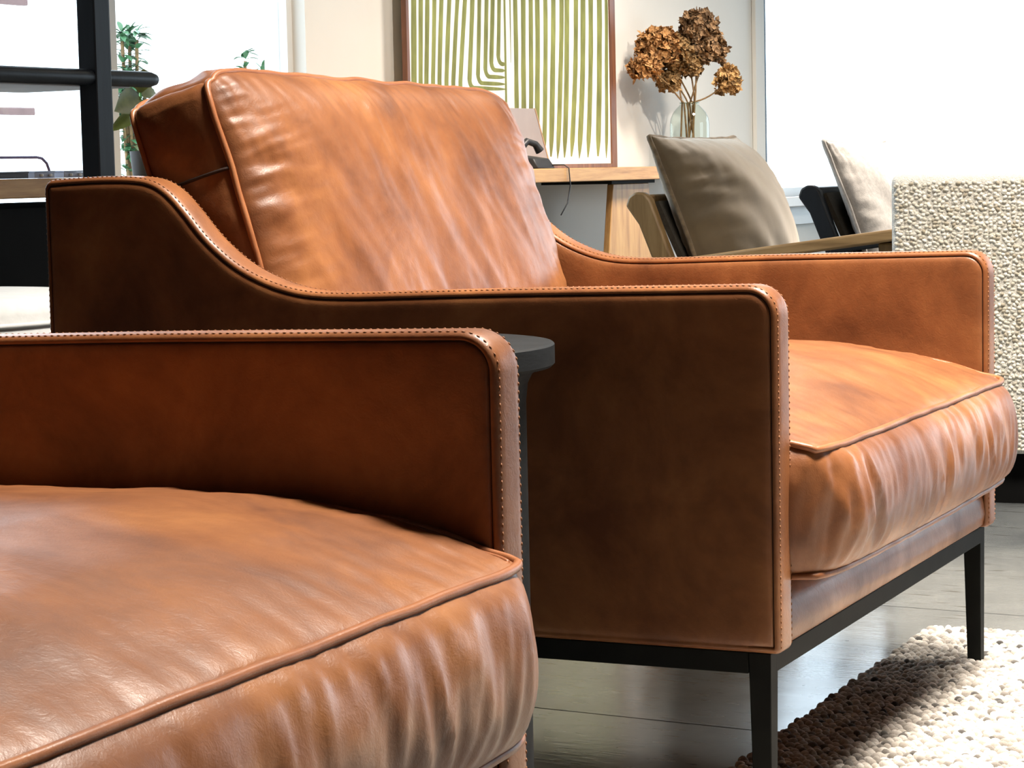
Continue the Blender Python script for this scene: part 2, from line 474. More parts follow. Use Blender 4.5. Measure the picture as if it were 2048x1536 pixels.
def spotlight(s, o, target, power, label, angle=0.9):
    root = empty('track_spotlight', RP(s, o, ZC)); tag(root, label, 'spotlight', 'ceiling spotlights')
    p0 = Vector((0, 0, -0.16)); d = (Vector(target)-RP(s, o, ZC)-p0).normalized()
    MB().lathe([(0.05, 0), (0.05, -0.025), (0.012, -0.03), (0.012, -0.13)], 20).build('stem', LAMPBODY, root)
    q = d.to_track_quat('-Z', 'Y').to_matrix()
    mb = MB().lathe([(0.045, 0.07), (0.05, 0.06), (0.05, -0.07), (0.044, -0.07), (0.044, -0.03)], 24)
    mb.v = [tuple(q @ Vector(v) + p0) for v in mb.v]
    mb.build('head', LAMPBODY, root)
    l_ = bpy.data.lights.new('lamp_light', 'SPOT'); l_.energy = power; l_.spot_size = angle; l_.spot_blend = 0.6
    l_.shadow_soft_size = 0.05; l_.color = (1.0, 0.91, 0.80)
    l = bpy.data.objects.new('lamp_light', l_); COL.objects.link(l); l.parent = root
    l.location = p0+d*0.09; l.rotation_euler = d.to_track_quat('-Z', 'Y').to_euler()
spotlight(3.3, -1.7, RP(4.4, 0.42, 0.95), 330, 'white ceiling spotlight aimed at the wall left of the picture', 0.52)
spotlight(3.9, -1.9, RP(5.4, 0.36, 0.95), 185, 'added unseen spotlight brightening the middle of the striped picture', 0.56)  # extra spot out of view, added to fill the picture's dark middle
spotlight(3.0, -3.5, RP(6.6, 0.35, 1.0), 950, 'white ceiling spotlight aimed at the dried flowers', 0.40)

# ------------------------------------------------------------------ cushions
def spaced(n):
    t = np.linspace(-1, 1, n+1)
    return np.sign(t)*(1-(1-np.abs(t))**1.35)
def cushion_mesh(name, hw, hh, T, crown, crown_b, bulge, nu, nv, K, seed, wr=1.0, edge=None, edge_b=None, pin=0.0, corner=0.03,
                 folds=None, pu=4.0, pv=4.0, pleat=None, wave=0.003, sagtop=0.0):
    """box cushion in local axes: x=u (width), y=v (height/depth), z=normal. Returns mesh, front loop, rear loop."""
    a = spaced(nu); b = spaced(nv)
    A, B = np.meshgrid(a, b, indexing='ij')
    def plane(A, B, sd):
        rc = (np.abs(A)**14)*(np.abs(B)**14)
        X = A*hw*(1-pin*(1-B**2))-np.sign(A)*corner*rc*0.55
        Y = B*hh*(1-pin*0.6*(1-A**2))-np.sign(B)*corner*rc*0.55
        e = np.maximum(np.abs(A), np.abs(B))**6
        X = X+e*wave*perlin2(B*hh*14+3, A*2+sd, sd); Y = Y+e*wave*perlin2(A*hw*14+9, B*2+sd, sd+1)
        Y = Y-sagtop*np.clip(B, 0, 1)**2*(A+1)/2
        return X, Y
    def height(A, B, c, sd, strength):
        env = np.clip((1-np.abs(A)**pu)*(1-np.abs(B)**pv), 0, 1)**0.62
        z = c*env
        X, Y = A*hw, B*hh
        # soft diagonal folds
        if folds:
            ang, fx, fy, amp = folds
            p = X*math.cos(ang)+Y*math.sin(ang); q = -X*math.sin(ang)+Y*math.cos(ang)
            w = perlin2(p*fx+5, q*fy+5, sd)+0.5*perlin2(p*fx*2.1+9, q*fy*1.7+2, sd+3)
            w = w+0.42*perlin2(p*fx*2.6+1, q*fy*3.1+4, sd+5)-0.5*np.abs(perlin2(p*fx*1.5+7, q*fy*1.9+3, sd+8))
            z = z+amp*strength*w*np.clip(env*1.4, 0, 1)
        # short puckers running in from the piping
        for D, S_, sdd in ((hw-np.abs(X), Y, 0), (hh-np.abs(Y), X, 5)):
            pk = perlin2(S_*32+D*6, D*5+3.3*np.sign(A if sdd == 0 else B), sd+11+sdd)
            pk = pk+0.7*perlin2(S_*75-D*12, D*12, sd+17+sdd)
            amp = np.exp(-D/0.085)*(1-np.exp(-D/0.008))
            mod = 0.35+1.0*np.clip(perlin2(S_*5, D*2, sd+23+sdd)+0.35, 0, 1)
            z = z+0.006*strength*pk*amp*mod
        return z
    X, Y = plane(A, B, seed)
    Zf = T/2+height(A, B, crown, seed, wr)
    if edge is not None: Zf = Zf+edge(A, B)
    Zf = Zf+np.maximum(np.abs(A), np.abs(B))**8*wave*0.8*perlin2(A*hw*10+B*hh*10, A*3-B*3, seed+31)
    Xr, Yr = plane(A, B, seed+50)
    Zr = -T/2-height(A, B, crown_b, seed+60, wr*0.5)
    if edge_b is not None: Zr = Zr+edge_b(A, B)
    n_, m_ = nu+1, nv+1
    idx = np.arange(n_*m_).reshape(n_, m_)
    V = [np.stack([X.ravel(), Y.ravel(), Zf.ravel()], 1), np.stack([Xr.ravel(), Yr.ravel(), Zr.ravel()], 1)]
    Fq = []
    q = np.stack([idx[:-1, :-1], idx[1:, :-1], idx[1:, 1:], idx[:-1, 1:]], -1).reshape(-1, 4)
    Fq.append(q); Fq.append(q[:, ::-1]+n_*m_)
    per = np.concatenate([idx[:-1, 0], idx[-1, :-1], idx[:0:-1, -1], idx[0, :0:-1]])
    L = len(per)
    fa = V[0][per]; ra = V[1][per]
    mid = (fa+ra)/2
    tg = np.roll(mid, -2, 0)-np.roll(mid, 2, 0); tg[:, 2] = 0
    nr = np.stack([tg[:, 1], -tg[:, 0], 0*tg[:, 0]], 1); nr /= np.linalg.norm(nr, axis=1)[:, None]+1e-9
    sl = np.concatenate([[0], np.cumsum(np.linalg.norm(np.diff(mid, axis=0), axis=1))])
    Ap, Bp = A.ravel()[per], B.ravel()[per]
    cornerfall = 1-np.clip((np.minimum(np.abs(Ap), np.abs(Bp))-0.86)/0.14, 0, 1)*0.75
    rows = [per]
    base = 2*n_*m_
    for k in range(1, K):
        t = k/K
        ts = t*t*(3-2*t)*0.35+t*0.65
        bu = bulge*(4*ts*(1-ts))**0.62*cornerfall
        bu = bu-0.0075*math.exp(-(t/0.06)**2)-0.005*math.exp(-((1-t)/0.06)**2)
        if pleat:
            fr, am = pleat
            w = perlin2(sl*fr+t*1.1, t*1.3+0*sl, seed+71)
            w2 = perlin2(sl*fr*2.3-t*1.5, t*2.2+0*sl, seed+72)
            w = -np.abs(w)*1.3+0.45+0.55*w2
            loc = 0.3+np.clip(perlin2(sl*4.0, t*1.2+0*sl, seed+77)+0.4, 0, 1)
            bu = bu+am*w*loc*math.sin(PI*min(1, max(0, t)))**0.45
        P = fa*(1-ts)+ra*ts+nr*bu[:, None]
        V.append(P); rows.append(base+(k-1)*L+np.arange(L))
    rows.append(per+n_*m_)
    for r0, r1 in zip(rows[:-1], rows[1:]):
        Fq.append(np.stack([r0, r1, np.roll(r1, -1), np.roll(r0, -1)], 1))
    V = np.concatenate(V); Fq = np.concatenate(Fq)
    me = bpy.data.meshes.new(name)
    me.from_pydata(V.tolist(), [], Fq.tolist())
    return me, fa+nr*0.0015, ra+nr*0.0015, nr

def frame_apply(me, M):
    me.transform(M)
def loop_tube(pts, M, r, seg=8, name='piping', mat=None, parent=None):
    P = [M @ Vector(p) for p in pts]
    return MB().tube(P, r, seg, True).build(name, mat, parent, smooth=3.0)

# ------------------------------------------------------------------ leather armchair
ZB = 0.2090
TOP = [(-0.020, 0.6135), (-0.141, 0.612), (-0.324, 0.609), (-0.465, 0.6055), (-0.518, 0.6045), (-0.570, 0.606), (-0.610, 0.613),
       (-0.650, 0.6275), (-0.682, 0.6455), (-0.715, 0.673), (-0.742, 0.7035), (-0.765, 0.7265), (-0.788, 0.740), (-0.815, 0.7455), (-0.860, 0.747), (-0.905, 0.746), (-0.938, 0.7445)]
def catmull(pts, step):
    P = [np.array(p) for p in pts]; P = [2*P[0]-P[1]]+P+[2*P[-1]-P[-2]]
    out = []
    for i in range(1, len(P)-2):
        n = max(2, int(np.linalg.norm(P[i+1]-P[i])/step))
        for k in range(n):
            t = k/n
            out.append(0.5*((2*P[i])+(-P[i-1]+P[i+1])*t+(2*P[i-1]-5*P[i]+4*P[i+1]-P[i+2])*t*t+(-P[i-1]+3*P[i]-3*P[i+1]+P[i+2])*t**3))
    out.append(P[-2])
    return np.array(out)
def arm_profile():
    """list of (fn(d) -> xz point), outline from bottom front, up, over the top, down the back"""
    els = []
    def arc(cx, cz, r, a0, a1, na, nb, n):
        s_ = np.array(na)+np.array(nb)
        for k in range(n+1):
            a = a0+(a1-a0)*k/n; nn = np.array([math.cos(a), math.sin(a)])
            els.append(lambda d, c=np.array([cx, cz]), r=r, nn=nn, s_=s_: c+max(r-d, 0)*nn-max(d-r, 0)*s_)
    def pt(p, n_):
        els.append(lambda d, p=np.array(p), n_=np.array(n_): p-d*n_)
    xf = 0.005
    r0, r1, r2 = 0.008, 0.034, 0.014
    arc(xf-r0, ZB+r0, r0, -PI/2, 0, (0, -1), (1, 0), 4)
    for z in np.linspace(ZB+0.036, 0.6138-r1-0.004, 26): pt((xf, z), (1, 0))
    arc(xf-r1, 0.6138-r1, r1, 0, PI/2, (1, 0), (0, 1), 10)
    C = catmull([(xf-r1-0.008, 0.6138)]+TOP[1:-2]+[(-0.913, 0.7457)], 0.008)
    tg = np.gradient(C, axis=0); tg /= np.linalg.norm(tg, axis=1)[:, None]
    for p, t in zip(C, tg): pt(p, (t[1], -t[0]))
    arc(-0.950+r2, 0.7445-r2, r2, PI/2, PI, (0, 1), (-1, 0), 6)
    for z in np.linspace(0.7445-0.036, ZB+0.036, 26): pt((-0.950, z), (-1, 0))
    arc(-0.950+r0, ZB+r0, r0, PI, 1.5*PI, (-1, 0), (0, -1), 4)
    for x in np.linspace(-0.912, -0.033, 30): pt((x, ZB), (0, -1))
    return els
ELS = arm_profile()
ARM_T = 0.047
SECT = [(0.0, ARM_T/2), (0.0, 0.014), (0.0004, 0.008), (0.0016, 0.0040), (0.0036, 0.0016), (0.0058, 0.0006), (0.0072, 0.0010), (0.0082, 0.0042), (0.0092, 0.0012),
        (0.0110, -0.0002), (0.016, -0.0013), (0.023, -0.0018), (0.031, -0.0019)]
def make_arm(parent, y0):
    secs = [(d, y) for d, y in reversed(SECT)]+[(d, ARM_T-y) for d, y in SECT[1:]]
    n = len(ELS)
    V = []
    for si, (d, y) in enumerate(secs):
        for k, f in enumerate(ELS):
            p = f(d)
            wob = 0
            if k >= n-34 and 0.006 < d < 0.0095: y = 0.0008 if y < ARM_T/2 else ARM_T-0.0008
            V.append((p[0], y0+y+wob*(-1 if y < ARM_T/2 else 1), p[1]))
    Fq = []
    for i in range(len(secs)-1):
        for k in range(n):
            l = (k+1) % n
            Fq.append((i*n+k, i*n+l, (i+1)*n+l, (i+1)*n+k))
    from mathutils.geometry import tessellate_polygon
    for ring, flip in ((0, False), (len(secs)-1, True)):
        tri = tessellate_polygon([[Vector((V[ring*n+k][0], V[ring*n+k][2], 0)) for k in range(n)]])
        for t in tri:
            # orient by normal
            a, b, c = [Vector(V[ring*n+q]) for q in t]
            nn = (b-a).cross(c-a)
            want = -1 if ring == 0 else 1
            tt = t if nn.y*want > 0 else tuple(reversed(t))
            Fq.append(tuple(ring*n+q for q in tt))
    mb = MB(); mb.v = V; mb.f = Fq
    me = bpy.data.meshes.new('arm'); me.from_pydata(mb.v, [], mb.f)
    bmh = bmesh.new(); bmh.from_mesh(me); bmesh.ops.remove_doubles(bmh, verts=bmh.verts, dist=2e-5); bmh.to_mesh(me); bmh.free()
    arm = link('arm', me, LEATHER, parent, smooth=0.9)
    # seam cord sunk in the groove on both faces, stitches beside it
    i0, i1 = 2, n-36
    for side in (0, 1):
        ys = y0+(0.0035 if side == 0 else ARM_T-0.0035)
        pts = [(f(0.0082)[0], ys, f(0.0082)[1]) for f in ELS[i0:i1]]
        MB().tube(pts, 0.0014, 6).build('seam', SEAM, arm, smooth=3.0)
        ysd = y0+(0.0055 if side == 0 else ARM_T-0.0055)
        line = np.array([(f(0.0006)[0], ysd, f(0.0006)[1]) for f in ELS[i0:i1]])
        sl = np.concatenate([[0], np.cumsum(np.linalg.norm(np.diff(line, axis=0), axis=1))])
        st = MB(); t = 0.004
        while t < sl[-1]-0.006:
            p = np.array([np.interp(t, sl, line[:, c]) for c in range(3)]); q = np.array([np.interp(t+0.0046, sl, line[:, c]) for c in range(3)])
            dr = (q-p)/np.linalg.norm(q-p); mid = (p+q)/2
            cn = np.array([dr[2], 0, -dr[0]]); yy = np.array([0, 1, 0])
            h = 0.0008
            st.add([p, mid+cn*h, mid+yy*h, mid-cn*h, mid-yy*h, q], [(0,2,1),(0,3,2),(0,4,3),(0,1,4),(5,1,2),(5,2,3),(5,3,4),(5,4,1)])
            t += 0.0070
        so = st.build('stitching', THREAD, arm, smooth=3.0)
        so['kind'] = 'stuff'; so['label'] = 'row of tan stitches along the arm edge'
    return arm

def make_armchair():
    root = empty('leather_armchair')
    make_arm(root, 0.0); make_arm(root, 1.0-ARM_T)
    yi0, yi1 = ARM_T, 1.0-ARM_T
    # black steel frame
    zr0, zr1 = 0.1845, 0.2085
    MB().box(-0.030, -0.010, 0.030, 0.970, zr0, zr1).build('front_rail', STEEL, root, smooth=0, bevel=0.001)
    MB().box(-0.940, -0.920, 0.030, 0.970, zr0, zr1).build('back_rail', STEEL, root, smooth=0, bevel=0.001)
    for y in (0.010, 0.970):
        MB().box(-0.914, -0.036, y, y+0.020, zr0, zr1).build('side_rail', STEEL, root, smooth=0, bevel=0.001)
    for sx in (0, 1):
        for y in (0.010, 0.964):
            x0, x1 = (-0.036, -0.010) if sx == 0 else (-0.940, -0.914)
            b0, b1 = (-0.031, -0.011) if sx == 0 else (-0.939, -0.919)
            yb = (y+0.001, y+0.021) if y < 0.5 else (y+0.005, y+0.025)
            MB().hexa([(b0,yb[0],0.001),(b1,yb[0],0.001),(b1,yb[1],0.001),(b0,yb[1],0.001)],
                      [(x0,y,zr1),(x1,y,zr1),(x1,y+0.026,zr1),(x0,y+0.026,zr1)]).build('leg', STEEL, root, smooth=0, bevel=0.0012)
    # upholstered front border, deck and back
    prof = [(-0.10, ZB), (-0.010, ZB), (-0.003, ZB+0.006), (0.000, ZB+0.022), (-0.003, ZB+0.042), (-0.014, ZB+0.060), (-0.034, ZB+0.072), (-0.060, ZB+0.076), (-0.10, ZB+0.076)]
    MB().prism(prof, yi0+0.001, yi1-0.001).build('front_border', LEATHER, root, smooth=0.9)
    MB().box(-0.76, -0.101, yi0+0.001, yi1-0.001, ZB, ZB+0.074).build('seat_deck', LEATHER, root, smooth=0, bevel=0.004)
    MB().prism([(-0.946, ZB), (-0.761, ZB), (-0.775, 0.42), (-0.872, 0.722), (-0.885, 0.733), (-0.905, 0.737), (-0.935, 0.735), (-0.946, 0.72)], yi0+0.001, yi1-0.001).build('back', LEATHER, root, smooth=0.5, bevel=0.004)
    # seat cushion: u = y, v = x, n = z
    yc, hw = 0.5, 0.4475
    xb, xf = -0.690, 0.036
    hh = (xf-xb)/2
    def edge(A, B):
        x = (xb+xf)/2+B*hh
        lift = np.interp(x, [-0.70, -0.60, -0.45, -0.30, -0.20, -0.09, -0.03, 0.0, 0.04], [0.030, 0.036, 0.039, 0.040, 0.041, 0.029, 0.016, 0.008, 0.0])
        return lift
    def edge_b(A, B):
        return 0.010*np.clip((B-0.75)/0.25, 0, 1)*(1-A**2)*-0.4
    me, fa, ra, nr = cushion_mesh('seat_cushion', hw, hh, 0.140, 0.036, 0.0, 0.030, 150, 130, 16, 3, 0.6, edge, edge_b, 0.0, 0.020,
                                  (0.55, 7, 3.2, 0.0045), 2.0, 2.6, (26, 0.0068), 0.0016)
    M = Matrix(((0, 1, 0, (xb+xf)/2), (1, 0, 0, yc), (0, 0, 1, 0.358), (0, 0, 0, 1)))
    me.transform(M); me.flip_normals()
    sc_ = link('seat_cushion', me, LEATHER, root, smooth=3.0)
    loop_tube(fa, M, 0.0042, 8, 'piping', PIPING, sc_)
    loop_tube(fa-nr*0.0085+np.array([0, 0, 0.0012]), M, 0.0022, 6, 'piping', PIPING, sc_)
    loop_tube(ra, M, 0.0042, 8, 'piping', PIPING, sc_)
    # back cushion
    lean = math.atan(0.30)
    up = Vector((-math.sin(lean), 0, math.cos(lean))); nf = Vector((math.cos(lean), 0, math.sin(lean)))
    Hh = 0.468; Tc = 0.116
    ctr = Vector((-0.622, 0.5, 0.428))+up*(Hh/2)-nf*(Tc/2)
    me, fa, ra, nr = cushion_mesh('back_cushion', 0.430, Hh/2, Tc, 0.060, 0.004, 0.012, 210, 170, 14, 21, 0.85, None, None, 0.012, 0.030,
                                  (-1.05, 3.4, 11, 0.0042), 5.0, 4.0, (16, 0.0060), 0.003, 0.012)
    M = Matrix((( 0, up.x, nf.x, ctr.x), (1, up.y, nf.y, ctr.y), (0, up.z, nf.z, ctr.z), (0, 0, 0, 1)))
    me.transform(M)
    bc = link('back_cushion', me, LEATHER, root, smooth=3.0)
    loop_tube(fa, M, 0.0042, 8, 'piping', PIPING, bc)
    loop_tube(fa-nr*0.0085+np.array([0, 0, 0.0012]), M, 0.0022, 6, 'piping', PIPING, bc)
    loop_tube(ra, M, 0.0038, 8, 'piping', PIPING, bc)
    # short seam across each side boxing
    for sgn in (-1, 1):
        pts = []
        for t in np.linspace(0.0, 1.0, 16):
            bu = 0.012*(4*t*(1-t))**0.62+0.0005
            pts.append(M @ Vector((sgn*(0.4262+bu), 0.107, Tc/2-t*Tc)))
        MB().tube(pts, 0.0022, 6).build('seam', SEAM, bc, smooth=3.0)
    return root

c2 = make_armchair()
tag(c2, 'whole cognac leather armchair with tall back cushion, standing before the console', 'armchair', 'cognac leather armchairs')
c1 = copy_tree(c2)
c1.location = (0, -1.657, 0)
tag(c1, 'cropped cognac leather armchair in the foreground, only seat and arm in view', 'armchair', 'cognac leather armchairs')

# ------------------------------------------------------------------ black side table between the chairs
st = empty('side_table', (-0.327, -0.313, 0))
tag(st, 'round black pedestal side table between the two leather armchairs', 'side table')
MB().lathe([(0.0, 0.545), (0.188, 0.545), (0.191, 0.548), (0.191, 0.567), (0.189, 0.569), (0.0, 0.569)], 64).build('table_top', BLACKTABLE, st, smooth=0.5)
MB().lathe([(0.161, 0.012), (0.161, 0.51), (0.163, 0.528), (0.168, 0.538), (0.178, 0.545), (0.0, 0.545)], 64).build('pedestal', BLACKTABLE, st, smooth=0.5)
MB().lathe([(0.160, 0.0005), (0.163, 0.004), (0.163, 0.012), (0.0, 0.012)], 64).build('base', BLACKTABLE, st, smooth=0.5)

# ------------------------------------------------------------------ wool rug
rug = empty('wool_rug', (0, 0, 0))
tag(rug, 'chunky cream and grey looped wool rug under the chair legs', 'rug')
RX0, RX1, RY0, RY1 = -0.150, 1.75, -0.25, 1.215
MB().box(RX0+0.004, RX1-0.004, RY0+0.004, RY1-0.004, 0.0005, 0.004).build('backing', RUGBASE, rug, smooth=0)
rs = np.random.RandomState(11)
px, py = 0.0118, 0.0098
pts = []
yy = RY0+0.005; row = 0
while yy < RY1-0.003:
    xs = np.arange(RX0+0.004+(row % 2)*px*0.5, 0.85, px)
    pts.append(np.stack([xs+rs.uniform(-0.0022, 0.0022, len(xs)), yy+rs.uniform(-0.0022, 0.0022, len(xs)), np.full(len(xs), 0.0)], 1))
    yy += py; row += 1
pts = np.concatenate(pts); nb = len(pts)
seg = 8; rings = [(1.0, 0.0), (0.97, 0.35), (0.74, 0.76), (0.36, 0.96)]
unit = [(r*math.cos(2*PI*k/seg), r*math.sin(2*PI*k/seg), z) for r, z in rings for k in range(seg)]+[(0, 0, 1.0)]
unit = np.array(unit)
uf = []
for r in range(len(rings)-1):
    for k in range(seg):
        l = (k+1) % seg; uf.append((r*seg+k, r*seg+l, (r+1)*seg+l, (r+1)*seg+k))
ut = [((len(rings)-1)*seg+k, (len(rings)-1)*seg+(k+1) % seg, len(unit)-1, len(unit)-1) for k in range(seg)]
ang = rs.uniform(-0.6, 0.6, nb); sx = rs.uniform(0.0058, 0.0088, nb); sy = rs.uniform(0.0048, 0.0066, nb); sz = rs.uniform(0.0055, 0.0105, nb)
ca, sa = np.cos(ang), np.sin(ang)
ux = unit[None, :, 0]*sx[:, None]; uy = unit[None, :, 1]*sy[:, None]
VX = pts[:, 0, None]+ux*ca[:, None]-uy*sa[:, None]; VY = pts[:, 1, None]+ux*sa[:, None]+uy*ca[:, None]; VZ = 0.0025+unit[None, :, 2]*sz[:, None]
V = np.stack([VX, VY, VZ], -1).reshape(-1, 3)
nv_ = len(unit)
quads = np.array(uf); tris = np.array([t[:3] for t in ut])
off = (np.arange(nb)*nv_)
Q = (quads[None]+off[:, None, None]).reshape(-1, 4); T3 = (tris[None]+off[:, None, None]).reshape(-1, 3)
me = bpy.data.meshes.new('wool_loops')
me.vertices.add(len(V)); me.vertices.foreach_set('co', V.ravel())
me.loops.add(Q.size+T3.size); me.polygons.add(len(Q)+len(T3))
me.loops.foreach_set('vertex_index', np.concatenate([Q.ravel(), T3.ravel()]))
me.polygons.foreach_set('loop_start', np.concatenate([np.arange(len(Q))*4, Q.size+np.arange(len(T3))*3]))
me.update(calc_edges=True)
lo = link('wool_loops', me, RUGM, rug, smooth=3.0)
lo['kind'] = 'stuff'; lo['label'] = 'dense rows of cream, grey and charcoal wool loops'

# ------------------------------------------------------------------ oak console along the window wall
con = empty('console_table', RP(4.2, 0.20), RA)
tag(con, 'long oak console table running along the window wall', 'console table')
ZT = 0.7510
def crel(mb, name, mat, **kw): return mb.build(name, mat, con, **kw)
crel(MB().box(-2.9, 2.50, -0.20, 0.20, ZT-0.0476, ZT), 'table_top', OAKX, smooth=0, bevel=0.003)
for a in (1.30, -0.72):
    crel(MB().hexa([(a-0.115, -0.15, 0.001), (a+0.40, -0.15, 0.001), (a+0.40, -0.125, 0.001), (a-0.115, -0.125, 0.001)],
                   [(a+0.002, -0.15, ZT-0.060), (a+0.30, -0.15, ZT-0.060), (a+0.30, -0.125, ZT-0.060), (a+0.002, -0.125, ZT-0.060)]), 'leg_panel', OAKZ, smooth=0, bevel=0.003)
    crel(MB().box(a-0.03, a+0.33, -0.16, 0.13, ZT-0.060, ZT-0.0477), 'bracket', STEEL, smooth=0)
cab = empty('low_cabinet', RP(2.3, 0.21), RA)
tag(cab, 'matt black low cabinet standing under the left end of the console', 'cabinet')
MB().box(-0.75, 0.72, -0.17, 0.17, 0.03, 0.69).build('body', CABINET, cab, smooth=0, bevel=0.004)
for k in range(3):
    MB().box(-0.74+k*0.487, -0.74+k*0.487+0.48, -0.186, -0.171, 0.05, 0.68).build('door', CABINET, cab, smooth=0, bevel=0.002)
MB().box(-0.70, 0.67, -0.14, 0.14, 0.0005, 0.03).build('plinth', CABINET, cab, smooth=0)

# ------------------------------------------------------------------ framed picture leaning on the console
pic = empty('framed_picture', RP(5.35, 0.36, ZT+0.0005), RA)
tag(pic, 'large framed picture of green stripes on white, standing on the console', 'picture')
S_ = lambda s: s-5.35
PZ = 1.30
fs0, fs1 = S_(4.572), S_(6.135)
MB().box(fs0+0.004, fs0+0.022, -0.014, 0.006, 0, PZ).build('frame_side', WALNUT, pic, smooth=0, bevel=0.001)
MB().box(fs1-0.046, fs1, -0.014, 0.02, 0, PZ).build('frame_side', WALNUT, pic, smooth=0, bevel=0.001)
MB().box(fs0+0.022, fs1-0.046, -0.014, 0.02, 0, 0.016).build('frame_bottom', WALNUT, pic, smooth=0, bevel=0.001)
MB().box(fs0+0.022, fs1-0.046, -0.014, 0.02, PZ-0.022, PZ).build('frame_top', WALNUT, pic, smooth=0, bevel=0.001)
CANVAS = simple('white_canvas', (0.86, 0.85, 0.78), 0.85, 0.02, 6, 0, 0.1, 400, 0.0005)
canvas = MB().box(fs0+0.022, fs1-0.046, -0.008, 0.012, 0.016, PZ-0.022).build('canvas', CANVAS, pic, smooth=0)
GREEN = simple('olive_green_paint', (0.20, 0.215, 0.062), 0.8, 0.32, 7, stretch=(3, 1, 1))
def stripe(path, w, seedk):
    """path of (s, z); w width, tapered where given; flat brush stroke proud of the canvas by half a millimetre"""
    P = np.array(path, float); n = len(P)
    tg = np.gradient(P, axis=0); tg /= np.linalg.norm(tg, axis=1)[:, None]+1e-9
    nr = np.stack([-tg[:, 1], tg[:, 0]], 1)
    ws = np.array(w if hasattr(w, '__len__') else [w]*n)/2*(1+0.10*perlin2(np.arange(n)*0.33, np.full(n, seedk*1.7), 3))
    a, b = P+nr*ws[:, None], P-nr*ws[:, None]
    mb = MB()
    vs_ = [(S_(q[0]), -0.0088, q[1]-ZT) for q in a]+[(S_(q[0]), -0.0088, q[1]-ZT) for q in b]+[(S_(q[0]), -0.0079, q[1]-ZT) for q in a]+[(S_(q[0]), -0.0079, q[1]-ZT) for q in b]
    fs_ = []
    for i in range(n-1):
        fs_ += [(i, i+1, n+i+1, n+i), (2*n+i, i, i+1, 2*n+i+1)[::-1], (n+i, n+i+1, 3*n+i+1, 3*n+i)[::-1]]
    mb.add(vs_, fs_)
    return mb.build('painted_stripe', GREEN, canvas, smooth=0)
Ltop = [4.638, 4.683, 4.726, 4.774, 4.822, 4.874, 4.929, 4.982, 5.033, 5.081, 5.132, 5.175, 5.222]
Lmid = [4.626, 4.669, 4.707, 4.751, 4.796, 4.842, 4.889, 4.939, 5.000, 5.056, 5.108, 5.152, 5.202]
zturn = [0.60, 0.62, 0.80, 0.83, 0.86, 0.895, 0.93, 0.965, 1.038, 1.056, 1.080, 1.104, 1.127]
zlow = ZT+0.035
for k, (a, b, zt) in enumerate(zip(Ltop, Lmid, zturn)):
    w = 0.0255+0.001*(k % 3)+(0.008 if k == 0 else 0)
    top = ZT+PZ-0.04
    zt = max(zt, zlow)
    path, ws = [], []
    for z in np.linspace(top, zt+0.03, 34):
        x = a+(b-a)*np.clip((1.356-z)/(1.356-1.08), -0.2, 1.1)+0.004*float(perlin2(z*3, k*1.3, 4))
        path.append((x, z)); ws.append(w)
    if zt > zlow+0.01:
        x0 = path[-1][0]
        for t in np.linspace(0.15, 1, 8):
            an = t*PI/2; path.append((x0+0.03*(1-math.cos(an)), zt+0.03-0.03*math.sin(an))); ws.append(w+(0.0135-w)*t)
        x1 = path[-1][0]
        for t in np.linspace(0.1, 1, 9):
            path.append((x1+(5.255-x1)*t, zt)); ws.append(0.0135*(1-0.8*t**4))
    else:
        ws[-3:] = [w*0.7, w*0.4, w*0.1]
    stripe(path, ws, k)
stripe([(5.266-0.010*t, 2.0-1.2*t) for t in np.linspace(0, 1, 24)], 0.013, 40)
stripe([(5.312-0.014*t, 2.0-(2.0-1.134)*t) for t in np.linspace(0, 1, 20)], [0.014*(1-t**3*0.95) for t in np.linspace(0, 1, 20)], 41)
Rtop = [5.341, 5.399, 5.458, 5.508, 5.570, 5.633, 5.697, 5.742, 5.817, 5.875, 5.940, 6.012, 6.070]
Rbot = [5.330, 5.380, 5.430, 5.480, 5.535, 5.590, 5.642, 5.700, 5.753, 5.821, 5.892, 5.976, 6.049]
for k, (a, b) in enumerate(zip(Rtop, Rbot)):
    w = 0.030+0.003*(k % 2)+0.0006*k
    if k == 12: w = 0.026
    path, ws = [], []
    for t in np.linspace(0, 1, 40):
        z = (ZT+PZ-0.04)*(1-t)+(0.787+0.004*(k % 3))*t
        tt = np.clip((1.356-z)/(1.356-0.787), -0.3, 1)
        tip = np.clip((z-0.786)/0.075, 0, 1)**0.6
        path.append((a+(b-a)*tt*(0.4+0.6*max(tt, 0))+0.003*float(perlin2(z*4, k*2.1, 8)), z)); ws.append(max(0.002, w*tip))
    stripe(path, ws, 50+k)

